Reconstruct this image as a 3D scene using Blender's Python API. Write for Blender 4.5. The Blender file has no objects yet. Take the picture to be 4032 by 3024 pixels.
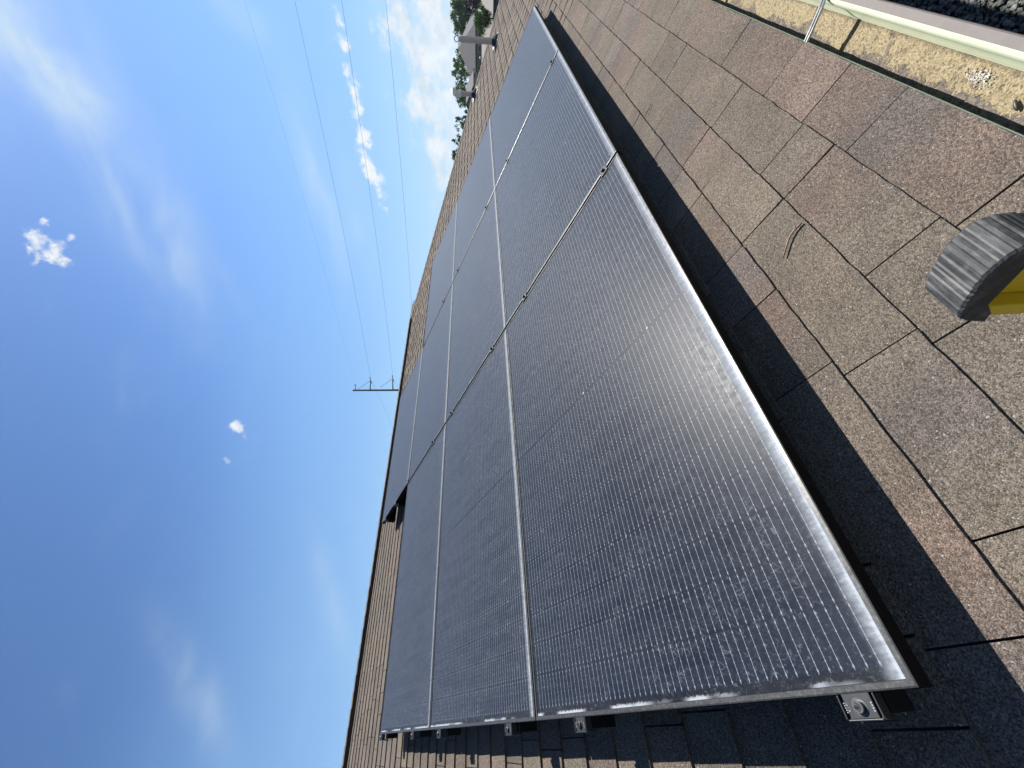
import bpy, math, random
from mathutils import Vector, Matrix
R_ = math.radians
sc = bpy.context.scene
COL = sc.collection

# ------------------------------------------------------------------ camera
AL = R_(22.62); CA, SA = math.cos(AL), math.sin(AL)
cam_d = bpy.data.cameras.new('camera')
cam_d.sensor_width = 36.0
cam_d.lens = 1603.48 / 4032 * 36
cam_d.clip_start = 0.02
cam_d.clip_end = 20000
cam = bpy.data.objects.new('camera', cam_d); COL.objects.link(cam)
rx = (-0.06072833, -0.06588233, -0.99597771)      # image right (points at the ground: the photo lies on its side)
ry = (-0.76547256, 0.64345541, 0.00411006)        # image down
rz = (0.64059646, 0.7626432, -0.08950708)         # into the picture
mw = Matrix.Identity(4)
for i in range(3):
    mw[i][0] = rx[i]; mw[i][1] = -ry[i]; mw[i][2] = -rz[i]
mw[0][3], mw[1][3], mw[2][3] = -0.00382, -0.62711, 0.57884
cam.matrix_world = mw
sc.camera = cam

# ------------------------------------------------------------------ light
SUN = Vector((0.10, -0.0097, 0.1585)).normalized()   # towards the sun
EL = math.asin(SUN.z); AZ = math.atan2(SUN.y, SUN.x)
sd = bpy.data.lights.new('sun', 'SUN'); sd.energy = 5.0; sd.angle = R_(0.53); sd.color = (1.0, 0.955, 0.89)
so = bpy.data.objects.new('sun', sd); COL.objects.link(so)
so.rotation_euler = SUN.to_track_quat('Z', 'Y').to_euler()
so.location = (0, 0, 30)
sc.view_settings.view_transform = 'Standard'; sc.view_settings.look = 'None'
sc.view_settings.exposure = 1.35; sc.view_settings.gamma = 1.0

# ------------------------------------------------------------------ node helper
class NT:
    def __init__(s, tree):
        s.t = tree; s.n = tree.nodes; s.l = tree.links
        s.n.clear()
    def new(s, typ, **kw):
        nd = s.n.new(typ)
        for k, v in kw.items(): setattr(nd, k, v)
        return nd
    def put(s, sock, v):
        if v is None: return
        if isinstance(v, bpy.types.NodeSocket): s.l.new(v, sock)
        elif isinstance(v, bpy.types.Node): s.l.new(v.outputs[0], sock)
        else:
            if sock.type == 'RGBA' and len(v) == 3: v = (*v, 1)
            sock.default_value = v
    def m(s, op, a, b=None, c=None, clamp=False):
        nd = s.new('ShaderNodeMath', operation=op, use_clamp=clamp)
        s.put(nd.inputs[0], a); s.put(nd.inputs[1], b)
        if c is not None: s.put(nd.inputs[2], c)
        return nd.outputs[0]
    def step(s, x, lo, hi, a=0.0, b=1.0, smooth=True):
        nd = s.new('ShaderNodeMapRange'); nd.interpolation_type = 'SMOOTHSTEP' if smooth else 'LINEAR'
        s.put(nd.inputs[0], x)
        for i, v in enumerate((lo, hi, a, b)): nd.inputs[i + 1].default_value = v
        return nd.outputs[0]
    def mix(s, f, a, b, mode='MIX'):
        nd = s.new('ShaderNodeMix', data_type='RGBA', blend_type=mode)
        s.put(nd.inputs[0], f); s.put(nd.inputs[6], a); s.put(nd.inputs[7], b)
        return nd.outputs[2]
    def noise(s, vec, scale, detail=3, rough=0.55, dist=0.0, color=False):
        nd = s.new('ShaderNodeTexNoise'); s.put(nd.inputs['Vector'], vec)
        nd.inputs['Scale'].default_value = scale; nd.inputs['Detail'].default_value = detail
        nd.inputs['Roughness'].default_value = rough; nd.inputs['Distortion'].default_value = dist
        return nd.outputs[1 if color else 0]
    def vor(s, vec, scale, feature='F1', out=0, rnd=1.0):
        nd = s.new('ShaderNodeTexVoronoi', feature=feature); s.put(nd.inputs['Vector'], vec)
        nd.inputs['Scale'].default_value = scale; nd.inputs['Randomness'].default_value = rnd
        return nd.outputs[out]
    def mapv(s, vec, scale=(1, 1, 1), loc=(0, 0, 0), rot=(0, 0, 0)):
        nd = s.new('ShaderNodeMapping'); s.put(nd.inputs[0], vec)
        nd.inputs[1].default_value = loc; nd.inputs[2].default_value = rot; nd.inputs[3].default_value = scale
        return nd.outputs[0]
    def bump(s, h, strength=0.3, dist=0.002):
        nd = s.new('ShaderNodeBump'); s.put(nd.inputs['Height'], h)
        nd.inputs['Strength'].default_value = strength; nd.inputs['Distance'].default_value = dist
        return nd.outputs[0]
    def bsdf(s, col, rough=0.6, metal=0.0, normal=None, spec=0.5):
        nd = s.new('ShaderNodeBsdfPrincipled')
        s.put(nd.inputs['Base Color'], col); s.put(nd.inputs['Roughness'], rough)
        s.put(nd.inputs['Metallic'], metal); s.put(nd.inputs['Normal'], normal)
        s.put(nd.inputs['Specular IOR Level'], spec)
        return nd.outputs[0]
    def out(s, sh):
        o = s.new('ShaderNodeOutputMaterial'); s.l.new(sh, o.inputs[0])

# ------------------------------------------------------------------ world: Nishita sky and clouds, laid out by azimuth and elevation
w = bpy.data.worlds.new('World'); sc.world = w; w.use_nodes = True
T = NT(w.node_tree)
sky = T.new('ShaderNodeTexSky', sky_type='NISHITA', sun_disc=False)
sky.sun_elevation = EL; sky.sun_rotation = math.pi / 2 - AZ
sky.altitude = 1500; sky.air_density = 1.15; sky.dust_density = 0.9; sky.ozone_density = 1.6
SKY = 0.060
tc = T.new('ShaderNodeTexCoord').outputs['Generated']
sep = T.new('ShaderNodeSeparateXYZ'); T.l.new(tc, sep.inputs[0])
az = T.m('MULTIPLY', T.m('ARCTAN2', sep.outputs[1], sep.outputs[0]), 57.29578)
el = T.m('MULTIPLY', T.m('ARCSINE', sep.outputs[2]), 57.29578)
# (kind, azimuth, elevation, 2x2 inverse axes, strength)
CL = [('c', 14.277, 37.596, 0.117, -0.082, -0.065, -0.318, 0.75), ('c', 26.443, 34.934, 0.066, -0.047, -0.07, -0.279, 0.35), ('c', 9.149, 22.24, 0.294, -0.167, -0.416, -0.489, 0.3), ('c', 24.695, 18.291, 0.093, -0.04, -0.106, -0.716, 0.4), ('c', 35.412, 29.451, 0.181, -0.063, -0.228, -1.048, 0.15), ('c', 84.601, 28.046, 0.148, -0.049, -0.367, -0.54, 0.25), ('c', 76.698, 17.032, 0.168, -0.026, -0.312, -0.776, 0.25), ('c', 28.254, 14.621, 0.147, -0.051, -0.1, -0.688, 0.25),
 ('p', 32.273, 42.695, 0.522, -0.616, -0.258, -1.024, 1.0), ('p', 33.324, 42.157, 0.499, -0.683, -0.386, -0.585, 1.0), ('p', 34.385, 41.442, 0.67, -0.805, -0.623, -1.015, 1.0), ('p', 29.868, 41.917, 1.076, -1.126, -0.53, -1.843, 0.7), ('p', 31.487, 40.7, 1.003, -2.273, -1.279, -1.277, 0.6), ('p', 55.695, 28.431, 0.425, -0.332, -0.668, -1.114, 0.9), ('p', 56.923, 27.927, 0.838, -0.562, -1.178, -2.051, 0.7), ('p', 59.596, 29.588, 1.051, -1.281, -1.67, -2.139, 0.7), ('p', 51.599, 26.452, 1.236, -0.803, -1.265, -2.725, 0.4),
 ('p', 9.025, 13.61, 1.173, -0.369, -0.783, -2.146, 1.0), ('p', 11.149, 13.539, 0.832, -0.214, -0.483, -1.639, 1.0), ('p', 14.716, 13.24, 0.292, -0.072, -0.186, -1.511, 1.0), ('p', 19.107, 12.914, 0.342, -0.092, -0.26, -1.131, 1.0), ('p', 22.692, 12.33, 0.308, -0.096, -0.31, -0.988, 1.0), ('p', 25.478, 11.55, 0.507, -0.161, -0.436, -1.653, 0.9),
 ('b', 8.394, 4.6, 0.075, -0.015, -0.035, -0.205, 1.0), ('b', 20.624, 3.901, 0.141, -0.028, -0.092, -0.381, 0.9),
 # the rest of the sky, outside the photograph
 ('b', -22, 5.5, 0.07, 0.0, 0.0, -0.22, 0.8), ('c', -30, 40, 0.06, 0.02, -0.05, -0.15, 0.2)]
acc = {'c': None, 'p': None, 'b': None}
for k, ca_, ce, i00, i01, i10, i11, st in CL:
    da = T.m('SUBTRACT', az, ca_); de = T.m('SUBTRACT', el, ce)
    p = T.m('ADD', T.m('MULTIPLY', da, i00), T.m('MULTIPLY', de, i01))
    q = T.m('ADD', T.m('MULTIPLY', da, i10), T.m('MULTIPLY', de, i11))
    r2 = T.m('ADD', T.m('MULTIPLY', p, p), T.m('MULTIPLY', q, q))
    f = T.m('MULTIPLY', T.m('EXPONENT', T.m('MULTIPLY', r2, -0.9)), st)
    acc[k] = f if acc[k] is None else T.m('MAXIMUM', acc[k], f)
# streaks of the cirrus run along one tilt of the sky
dome = T.new('ShaderNodeCombineXYZ'); T.l.new(az, dome.inputs[0]); T.l.new(el, dome.inputs[1])
cir_n = T.noise(T.mapv(dome.outputs[0], (0.035, 0.10, 1), rot=(0, 0, R_(32))), 2.4, 6, 0.55, 0.5)
cir_b = T.noise(T.mapv(dome.outputs[0], (0.05, 0.09, 1)), 1.6, 3, 0.5)
cir = T.m('MULTIPLY', acc['c'], T.step(cir_n, 0.22, 0.74, 0.10, 1.0))
cir = T.m('MULTIPLY', cir, 1.3, clamp=True)
# thin veil over everything
veil = T.m('MULTIPLY', T.step(cir_n, 0.48, 0.85), T.m('MULTIPLY', T.step(cir_b, 0.42, 0.7), 0.12))
pn = T.noise(tc, 42, 6, 0.62, 0.2)
puff = T.step(T.m('ADD', T.m('MULTIPLY', acc['p'], 0.72), T.m('MULTIPLY', T.m('SUBTRACT', pn, 0.5), 2.3)), 0.26, 0.86)
puff = T.m('MULTIPLY', puff, T.step(acc['p'], 0.05, 0.35))
bn = T.noise(T.mapv(tc, (1, 1, 1.7)), 17, 7, 0.66, 0.15)
bank = T.step(T.m('ADD', T.m('MULTIPLY', acc['b'], 0.66), T.m('MULTIPLY', T.m('SUBTRACT', bn, 0.5), 2.1)), 0.20, 0.80)
bank = T.m('MULTIPLY', bank, T.step(acc['b'], 0.02, 0.3))
low = T.m('MULTIPLY', T.step(el, 18.0, 1.0), 0.80)                  # pale haze at the horizon
skyc = T.mix(1.0, sky.outputs[0], (SKY, SKY, SKY), 'MULTIPLY')
skyc = T.mix(1.0, skyc, (0.76, 0.965, 1.05), 'MULTIPLY')
gm = T.new('ShaderNodeGamma'); T.l.new(T.mix(1.0, skyc, (12.2, 6.5, 3.55), 'MULTIPLY'), gm.inputs[0]); gm.inputs[1].default_value = 1.6
skyc = T.mix(1.0, gm.outputs[0], (0.078, 0.148, 0.304), 'MULTIPLY')
skyc = T.mix(low, T.mix(T.m('MULTIPLY', T.step(el, 36.0, 12.0), 0.72), skyc, (0.100, 0.190, 0.325)), (0.155, 0.245, 0.335))
skyc = T.mix(T.m('ADD', cir, veil, clamp=True), skyc, (0.265, 0.325, 0.355))
shade = T.noise(T.mapv(tc, (1, 1, 1.4), (0.02, 0, 0.012)), 22, 4, 0.6)
cloudc = T.mix(T.step(shade, 0.35, 0.65), (0.262, 0.290, 0.312), (0.372, 0.374, 0.372))
skyc = T.mix(T.m('MULTIPLY', bank, 0.92), skyc, cloudc)
skyc = T.mix(T.m('MULTIPLY', puff, 0.95), skyc, (0.365, 0.375, 0.375))
bg = T.new('ShaderNodeBackground'); T.l.new(skyc, bg.inputs[0]); bg.inputs[1].default_value = 1.0
wo = T.new('ShaderNodeOutputWorld'); T.l.new(bg.outputs[0], wo.inputs[0])

# ------------------------------------------------------------------ geometry helpers
def W(u, v, n):
    """roof coordinates: u along the eave, v up the slope, n off the roof; origin on the array's lower near corner"""
    return Vector((u, v * CA - n * SA, v * SA + n * CA))
ROOF = Matrix.Rotation(AL, 4, 'X')
H = 0.15                                             # height of the panels' faces above the shingles

class MB:
    def __init__(s): s.v = []; s.f = []; s.c = []
    def quad(s, *p):
        i = len(s.v); s.v += [tuple(q) for q in p]; s.f.append(tuple(range(i, i + len(p))))
    def box(s, x0, x1, y0, y1, z0, z1, fn=None):
        i = len(s.v)
        for z in (z0, z1):
            for x, y in ((x0, y0), (x1, y0), (x1, y1), (x0, y1)):
                p = (x, y, z); s.v.append(tuple(fn(*p)) if fn else p)
        for a in ((0, 3, 2, 1), (4, 5, 6, 7), (0, 1, 5, 4), (1, 2, 6, 5), (2, 3, 7, 6), (3, 0, 4, 7)):
            s.f.append(tuple(i + k for k in a))
        return s
    def tube(s, pts, rad, n=8, cap=True):
        pts = [Vector(p) for p in pts]
        rad = rad if isinstance(rad, (list, tuple)) else [rad] * len(pts)
        base = len(s.v); ref = None
        for k, p in enumerate(pts):
            t = (pts[min(k + 1, len(pts) - 1)] - pts[max(k - 1, 0)]).normalized()
            if ref is None: ref = Vector((0, 0, 1)) if abs(t.z) < 0.9 else Vector((1, 0, 0))
            a = t.cross(ref).normalized(); b = t.cross(a).normalized(); ref = -b if False else ref
            for j in range(n):
                th = 2 * math.pi * j / n
                s.v.append(tuple(p + (a * math.cos(th) + b * math.sin(th)) * rad[k]))
        for k in range(len(pts) - 1):
            for j in range(n):
                s.f.append((base + k * n + j, base + k * n + (j + 1) % n, base + (k + 1) * n + (j + 1) % n, base + (k + 1) * n + j))
        if cap:
            s.f.append(tuple(base + j for j in range(n))[::-1])
            s.f.append(tuple(base + (len(pts) - 1) * n + j for j in range(n)))
        return s
    def build(s, name, mat, parent=None, smooth=False, bevel=0.0, mw=None):
        me = bpy.data.meshes.new(name); me.from_pydata(s.v, [], s.f); me.update()
        if s.c:
            at = me.color_attributes.new('tone', 'FLOAT_COLOR', 'POINT')
            at.data.foreach_set('color', [x for c in s.c for x in (*c, 1.0)])
        me.materials.append(mat)
        o = bpy.data.objects.new(name, me); COL.objects.link(o)
        if parent: o.parent = parent
        if mw is not None: o.matrix_world = mw
        if smooth:
            me.shade_smooth()
        if bevel:
            b = o.modifiers.new('bevel', 'BEVEL'); b.width = bevel; b.segments = 2; b.limit_method = 'ANGLE'
        return o

def tag(o, label=None, cat=None, group=None, kind=None):
    if label: o['label'] = label
    if cat: o['category'] = cat
    if group: o['group'] = group
    if kind: o['kind'] = kind
    return o
def empty(name, loc=(0, 0, 0), rot=None, **kw):
    o = bpy.data.objects.new(name, None); COL.objects.link(o); o.empty_display_size = 0.1
    o.location = loc
    if rot: o.rotation_euler = rot
    return tag(o, **kw)
def copy_tree(o, parent=None):
    c = o.copy(); COL.objects.link(c); c.parent = parent
    for ch in list(o.children): copy_tree(ch, c)
    return c
def mat(name):
    m_ = bpy.data.materials.new(name); m_.use_nodes = True
    return m_, NT(m_.node_tree)
def simple(name, col, rough=0.6, metal=0.0, var=0.12, scale=20, bump=0.0, spec=0.5):
    m_, t = mat(name)
    oc = t.new('ShaderNodeTexCoord').outputs['Object']
    nz = t.noise(oc, scale, 4, 0.6)
    if metal < 0.5: col = tuple(x * 0.70 for x in col)
    c2 = tuple(min(1, x * (1 + var)) for x in col); c1 = tuple(x * (1 - var) for x in col)
    cc = t.mix(t.step(nz, 0.3, 0.7), c1, c2)
    nb = t.bump(t.noise(oc, scale * 6, 3), bump, 0.002) if bump else None
    t.out(t.bsdf(cc, rough, metal, nb, spec)); return m_

# ------------------------------------------------------------------ materials
def shingle_mat():
    m_, t = mat('shingle_granules')
    at = t.new('ShaderNodeVertexColor', layer_name='tone').outputs[0]
    oc = t.new('ShaderNodeTexCoord').outputs['Object']
    g1 = t.vor(oc, 430, out=1)                       # one value per granule
    sp = t.new('ShaderNodeSeparateColor'); t.l.new(g1, sp.inputs[0])
    g2 = t.noise(oc, 260, 2, 0.6); g3 = t.noise(oc, 9, 4, 0.6); g4 = t.noise(oc, 1.1, 3, 0.6)
    k = t.step(sp.outputs[0], 0.0, 1.0, 0.44, 1.62, False)
    k = t.m('MULTIPLY', k, t.step(g2, 0.25, 0.75, 0.62, 1.40, False))
    k = t.m('MULTIPLY', k, t.step(g3, 0.3, 0.7, 0.90, 1.10))
    k = t.m('MULTIPLY', k, t.step(g4, 0.3, 0.7, 0.92, 1.08))
    k = t.m('MULTIPLY', k, t.step(t.noise(t.mapv(oc, (1, .35, .35)), 14, 5, 0.7), 0.58, 0.74, 1.0, 0.84))
    white = t.step(sp.outputs[1], 0.992, 0.997)
    hue = t.mix(sp.outputs[2], (1.13, 1.03, 0.91), (1.01, 1.03, 1.02))
    cc = t.mix(1.0, at, hue, 'MULTIPLY')
    vm = t.new('ShaderNodeVectorMath', operation='SCALE'); t.l.new(cc, vm.inputs[0]); t.l.new(k, vm.inputs['Scale'])
    cc = t.mix(t.m('MULTIPLY', white, 0.8), vm.outputs[0], (0.24, 0.23, 0.22))
    h = t.m('ADD', t.m('MULTIPLY', t.vor(oc, 430), -1.0), t.m('MULTIPLY', g2, 0.6))
    t.out(t.bsdf(cc, 0.93, 0, t.bump(h, 0.75, 0.0022), 0.25)); return m_
M_SH = shingle_mat()
M_DARKFELT = simple('shingle_underlay', (0.034, 0.031, 0.029), 0.95, var=0.3)
M_VENTBLK = simple('ridge_vent_plastic', (0.012, 0.012, 0.013), 0.7)

def panel_mat():
    m_, t = mat('solar_glass')
    oc = t.new('ShaderNodeTexCoord').outputs['Object']
    rnd = t.new('ShaderNodeObjectInfo').outputs['Random']
    s_ = t.new('ShaderNodeSeparateXYZ'); t.l.new(oc, s_.inputs[0]); x, y = s_.outputs[0], s_.outputs[1]
    off = t.new('ShaderNodeCombineXYZ'); t.put(off.inputs[2], t.m('MULTIPLY', rnd, 37.0))
    va = t.new('ShaderNodeVectorMath', operation='ADD'); t.l.new(oc, va.inputs[0]); t.l.new(off.outputs[0], va.inputs[1]); p = va.outputs[0]
    # cells: twenty half cells along the panel, six up it; a wider gap at mid length
    x0, cw, y0, ch = 0.0255, 0.0846, 0.0230, 0.1663
    xr = t.m('SUBTRACT', x, x0)
    gap = t.step(x, 0.8789, 0.8791, 0, 0.0105, False)
    xr = t.m('SUBTRACT', xr, gap)
    fx = t.m('FRACT', t.m('DIVIDE', xr, cw)); fy = t.m('FRACT', t.m('DIVIDE', t.m('SUBTRACT', y, y0), ch))
    ex = t.m('MULTIPLY', t.m('MINIMUM', fx, t.m('SUBTRACT', 1.0, fx)), cw)     # metres to the cell's edge
    ey = t.m('MULTIPLY', t.m('MINIMUM', fy, t.m('SUBTRACT', 1.0, fy)), ch)
    cell = t.m('MULTIPLY', t.step(ex, 0.0008, 0.0014), t.step(ey, 0.0008, 0.0014))
    mid = t.m('LESS_THAN', t.m('ABSOLUTE', t.m('SUBTRACT', x, 0.8790)), 0.0055)
    inside = t.m('MULTIPLY', t.m('MULTIPLY', t.m('GREATER_THAN', x, x0), t.m('LESS_THAN', x, x0 + 20 * cw + 0.0105)),
                 t.m('MULTIPLY', t.m('GREATER_THAN', y, y0), t.m('LESS_THAN', y, y0 + 6 * ch)))
    inside = t.m('MULTIPLY', inside, t.m('SUBTRACT', 1.0, mid))
    cell = t.m('MAXIMUM', t.m('MULTIPLY', cell, inside), t.m('MULTIPLY', mid, 0.8))
    # nine wires per cell running the length of the panel
    fb = t.m('FRACT', t.m('MULTIPLY', fy, 9.0))
    db = t.m('MULTIPLY', t.m('ABSOLUTE', t.m('SUBTRACT', fb, 0.5)), ch / 9)
    wire = t.step(db, 0.0007, 0.00025)
    dots = t.m('FRACT', t.m('MULTIPLY', fx, 5.0)); dots = t.m('ABSOLUTE', t.m('SUBTRACT', dots, 0.5))
    pad = t.m('MULTIPLY', t.step(dots, 0.40, 0.47), t.step(db, 0.0016, 0.0009))
    endpad = t.m('MULTIPLY', t.m('MULTIPLY', t.step(ex, 0.0085, 0.007), t.step(ex, 0.003, 0.005)), t.step(db, 0.0016, 0.0009))
    wire = t.m('MULTIPLY', t.m('MAXIMUM', t.m('MAXIMUM', wire, t.m('MULTIPLY', pad, 0.7)), endpad), t.m('MULTIPLY', inside, t.step(ex, 0.0009, 0.0016)))
    # dried dust, with sun glare painted into its low band: a thin film, wandering trails of water, specks, and silt along the lower and near frame
    warp = t.noise(p, 16, 3, 0.6, color=True)
    wa = t.new('ShaderNodeVectorMath', operation='SCALE'); t.l.new(warp, wa.inputs[0]); wa.inputs['Scale'].default_value = 0.055
    wp = t.new('ShaderNodeVectorMath', operation='ADD'); t.l.new(p, wp.inputs[0]); t.l.new(wa.outputs[0], wp.inputs[1])
    trail = t.vor(t.mapv(wp.outputs[0], (1.0, 0.5, 1)), 74, 'DISTANCE_TO_EDGE')
    trail = t.step(trail, 0.06, 0.005)
    tm = t.m('MULTIPLY', t.step(t.noise(p, 38, 2), 0.50, 0.64), t.step(t.noise(p, 4.2, 3), 0.40, 0.66))
    trail = t.m('MULTIPLY', trail, tm)
    fine = t.m('MAXIMUM', t.step(t.noise(wp.outputs[0], 135, 3, 0.7), 0.50, 0.70), t.m('MULTIPLY', t.step(t.vor(t.mapv(wp.outputs[0], (1, .6, 1)), 120, 'DISTANCE_TO_EDGE'), 0.10, 0.01), 0.55))
    cloud = t.step(t.noise(p, 30, 5, 0.7), 0.35, 0.75)
    run = t.step(t.noise(t.mapv(wp.outputs[0], (1, 0.12, 1)), 30, 3, 0.6), 0.52, 0.40)     # rain-washed runs up the slope
    sc_ = t.new('ShaderNodeSeparateColor'); t.l.new(t.vor(p, 22, out=1), sc_.inputs[0])
    spk = t.m('MULTIPLY', t.step(t.vor(p, 22), 0.10, 0.04), t.step(sc_.outputs[0], 0.86, 0.9))
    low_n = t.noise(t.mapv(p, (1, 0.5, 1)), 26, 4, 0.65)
    dust_glare = t.m('MULTIPLY', t.step(t.m('ADD', y, t.m('MULTIPLY', t.m('SUBTRACT', low_n, 0.5), 0.012)), 0.040, 0.011), t.step(t.noise(t.mapv(p, (1, .3, 1)), 120, 4, .7), 0.3, 0.7, 0.5, 1.0))  # dust by the lower frame, brightened to paint the sun's glare strip too
    band = t.m('MULTIPLY', t.m('EXPONENT', t.m('MULTIPLY', y, -11.0)), 0.25)
    silt = t.m('MULTIPLY', t.step(t.m('ADD', y, t.m('MULTIPLY', t.m('SUBTRACT', low_n, 0.5), 0.012)), 0.0175, 0.0135), 0.55)
    nb_ = t.noise(p, 170, 3, 0.7); nl = t.noise(p, 7, 2, 0.5)
    near = t.m('MULTIPLY', t.step(t.m('ADD', x, t.m('MULTIPLY', nb_, 0.012)), 0.0245, 0.0195), t.step(nl, 0.44, 0.55))
    dust = t.m('ADD', 0.014, t.m('MULTIPLY', t.m('MULTIPLY', t.step(fine, 0.35, 1.0), t.step(cloud, 0, 1, .30, 1.0, False)), t.step(rnd, 0, 1, 0.20, 0.30, False)))
    dust = t.m('MULTIPLY', dust, t.step(run, 0.0, 1.0, 1.0, 0.30, False))
    dust = t.m('ADD', dust, t.m('MULTIPLY', trail, 0.15))
    dust = t.m('ADD', dust, t.m('MULTIPLY', spk, 0.35))
    dust = t.m('ADD', dust, t.m('ADD', t.m('MULTIPLY', dust_glare, 0.80), t.m('MULTIPLY', band, 0.14)))
    dust = t.m('ADD', dust, t.m('MULTIPLY', silt, 0.5))
    dust = t.m('ADD', dust, t.m('MULTIPLY', near, 0.85), clamp=True)
    base = t.mix(cell, (0.0040, 0.0050, 0.0085), (0.0035, 0.0062, 0.0135))
    base = t.mix(t.m('MULTIPLY', wire, 0.62), base, (0.22, 0.24, 0.26))
    rough = t.m('ADD', t.step(t.noise(p, 60, 4, 0.7), 0.3, 0.7, 0.30, 0.42), t.m('MULTIPLY', dust, 0.3))
    bh = t.noise(p, 230, 2, 0.6)
    glass = t.new('ShaderNodeBsdfPrincipled')
    t.put(glass.inputs['Base Color'], base); t.put(glass.inputs['Roughness'], rough)
    t.put(glass.inputs['Normal'], t.bump(bh, 0.10, 0.001)); glass.inputs['IOR'].default_value = 1.45
    glass.inputs['Specular IOR Level'].default_value = 0.11
    glass.inputs['Sheen Weight'].default_value = 0.13; glass.inputs['Sheen Roughness'].default_value = 0.45; glass.inputs['Sheen Tint'].default_value = (0.95, 0.97, 1.0, 1)
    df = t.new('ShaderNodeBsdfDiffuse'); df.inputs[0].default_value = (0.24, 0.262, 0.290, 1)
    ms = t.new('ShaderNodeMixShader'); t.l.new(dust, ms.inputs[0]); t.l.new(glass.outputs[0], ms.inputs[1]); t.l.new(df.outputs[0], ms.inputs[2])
    t.out(ms.outputs[0]); return m_
M_GLASS = panel_mat()

def frame_mat():
    m_, t = mat('black_anodised_frame')
    oc = t.new('ShaderNodeTexCoord').outputs['Object']
    g = t.new('ShaderNodeNewGeometry').outputs['Normal']
    n1 = t.noise(oc, 45, 5, 0.7); n2 = t.step(t.noise(oc, 150, 3, 0.7), 0.45, 0.75)
    s2 = t.new('ShaderNodeSeparateXYZ'); t.l.new(g, s2.inputs[0])
    up = t.step(s2.outputs[2], 0.5, 0.95)
    dust = t.m('MULTIPLY', t.m('ADD', 0.035, t.m('MULTIPLY', n2, 0.17)), up)
    col = t.mix(dust, t.mix(up, (0.0035, 0.0035, 0.004), (0.034, 0.036, 0.038)), (0.32, 0.31, 0.27))  # glare on top faces and shade on the sides painted into the colour
    rg_ = t.m('ADD', t.m('MULTIPLY', t.m('SUBTRACT', 1.0, up), 0.3), t.step(n1, 0.3, 0.7, 0.30, 0.44))
    t.out(t.bsdf(col, rg_, t.m('MULTIPLY', up, 0.45), None, t.m('ADD', 0.06, t.m('MULTIPLY', up, 0.6)))); return m_
M_FRAME = frame_mat()
M_BLKMETAL = simple('black_rail', (0.012, 0.012, 0.013), 0.42, 0.4, 0.2, 30)
M_CLAMP = simple('clamp_grey_metal', (0.034, 0.037, 0.040), 0.48, 0.6, 0.15, 60)
M_STEEL = simple('bright_steel', (0.12, 0.12, 0.122), 0.42, 1.0, 0.1, 80)
M_ALU = simple('mill_aluminium', (0.38, 0.39, 0.385), 0.33, 0.9, 0.12, 40)

# ------------------------------------------------------------------ the roof we stand at
EAVE, EXPO, NC = -0.5245, 0.1395, 41
RIDGE_V = 5.155; URIDGE = 6.30; ULEFT = -4.0
def u_hip(v): return URIDGE + (RIDGE_V - v) * CA
house = empty('house', W(4, 0, -H), label='low hip roofed house whose brown shingle roof carries the solar panels', cat='house')
HINV = Matrix.Translation(-Vector(house.location))
rnd = random.Random(11)
J = {0: [2.602, 2.392, 2.215, 1.729, 1.396, 1.173, 0.975, 0.635, 0.36, 0.10],
     1: [3.204, 3.112, 2.78, 2.284, 2.062, 1.866, 1.524, 1.154, 1.012, 0.667, 0.469, 0.21],
     2: [4.182, 3.778, 3.404, 3.234, 2.967, 2.777, 2.429, 1.876, 1.522, 1.329, 1.006, 0.505, 0.167],
     3: [0.045, 0.541]}
PAL = [(0.071, 0.0600, 0.0505), (0.078, 0.0610, 0.0525), (0.068, 0.0595, 0.0520), (0.073, 0.0640, 0.0535), (0.062, 0.0545, 0.0510), (0.077, 0.0650, 0.0540)]
def blend_fn(seed):
    r = random.Random(seed); ks = [r.choice(PAL) for _ in range(200)]
    def f(u):
        t = (u + 8) / 0.19; i = int(t); a = t - i; a = a * a * (3 - 2 * a)
        p0, p1 = ks[i % 200], ks[(i + 1) % 200]
        return tuple(p0[j] * (1 - a) + p1[j] * a for j in range(3))
    return f
sh = MB()
def strip(u0a, u1a, u0b, u1b, v0, v1, top, bf, dim, nseg, near):
    """one tab: lower edge u0a..u1a at v0, upper edge u0b..u1b at v1, butt thickness top"""
    i = len(sh.v); js = []
    for k in range(nseg + 1):
        a = k / nseg
        ua = u0a + (u1a - u0a) * a; ub = u0b + (u1b - u0b) * a
        jv = rnd.uniform(-0.0014, 0.0014) if near else 0
        ju = rnd.uniform(-0.0012, 0.0012) if near and k in (0, nseg) else 0
        c = tuple(x * dim for x in bf(ua))
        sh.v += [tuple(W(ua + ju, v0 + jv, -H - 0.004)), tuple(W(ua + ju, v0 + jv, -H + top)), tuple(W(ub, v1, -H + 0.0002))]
        c_shade = tuple(x * 0.45 for x in c)  # shade painted in: foot of the butt and side walls darkened
        sh.c += [c_shade, c, c]
        if k:
            b = i + 3 * (k - 1)
            sh.f += [(b, b + 3, b + 4, b + 1), (b + 1, b + 4, b + 5, b + 2)]
    # side walls down to the felt
    for k, flip in ((0, False), (nseg, True)):
        b = i + 3 * k; p = sh.v[b + 2]; e = len(sh.v)
        q = Vector(p) + Vector(W(0, 0, -0.0045))
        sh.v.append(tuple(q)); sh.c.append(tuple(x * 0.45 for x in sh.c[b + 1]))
        sh.f.append((b, b + 1, b + 2, e) if not flip else (b, e, b + 2, b + 1))
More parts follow.
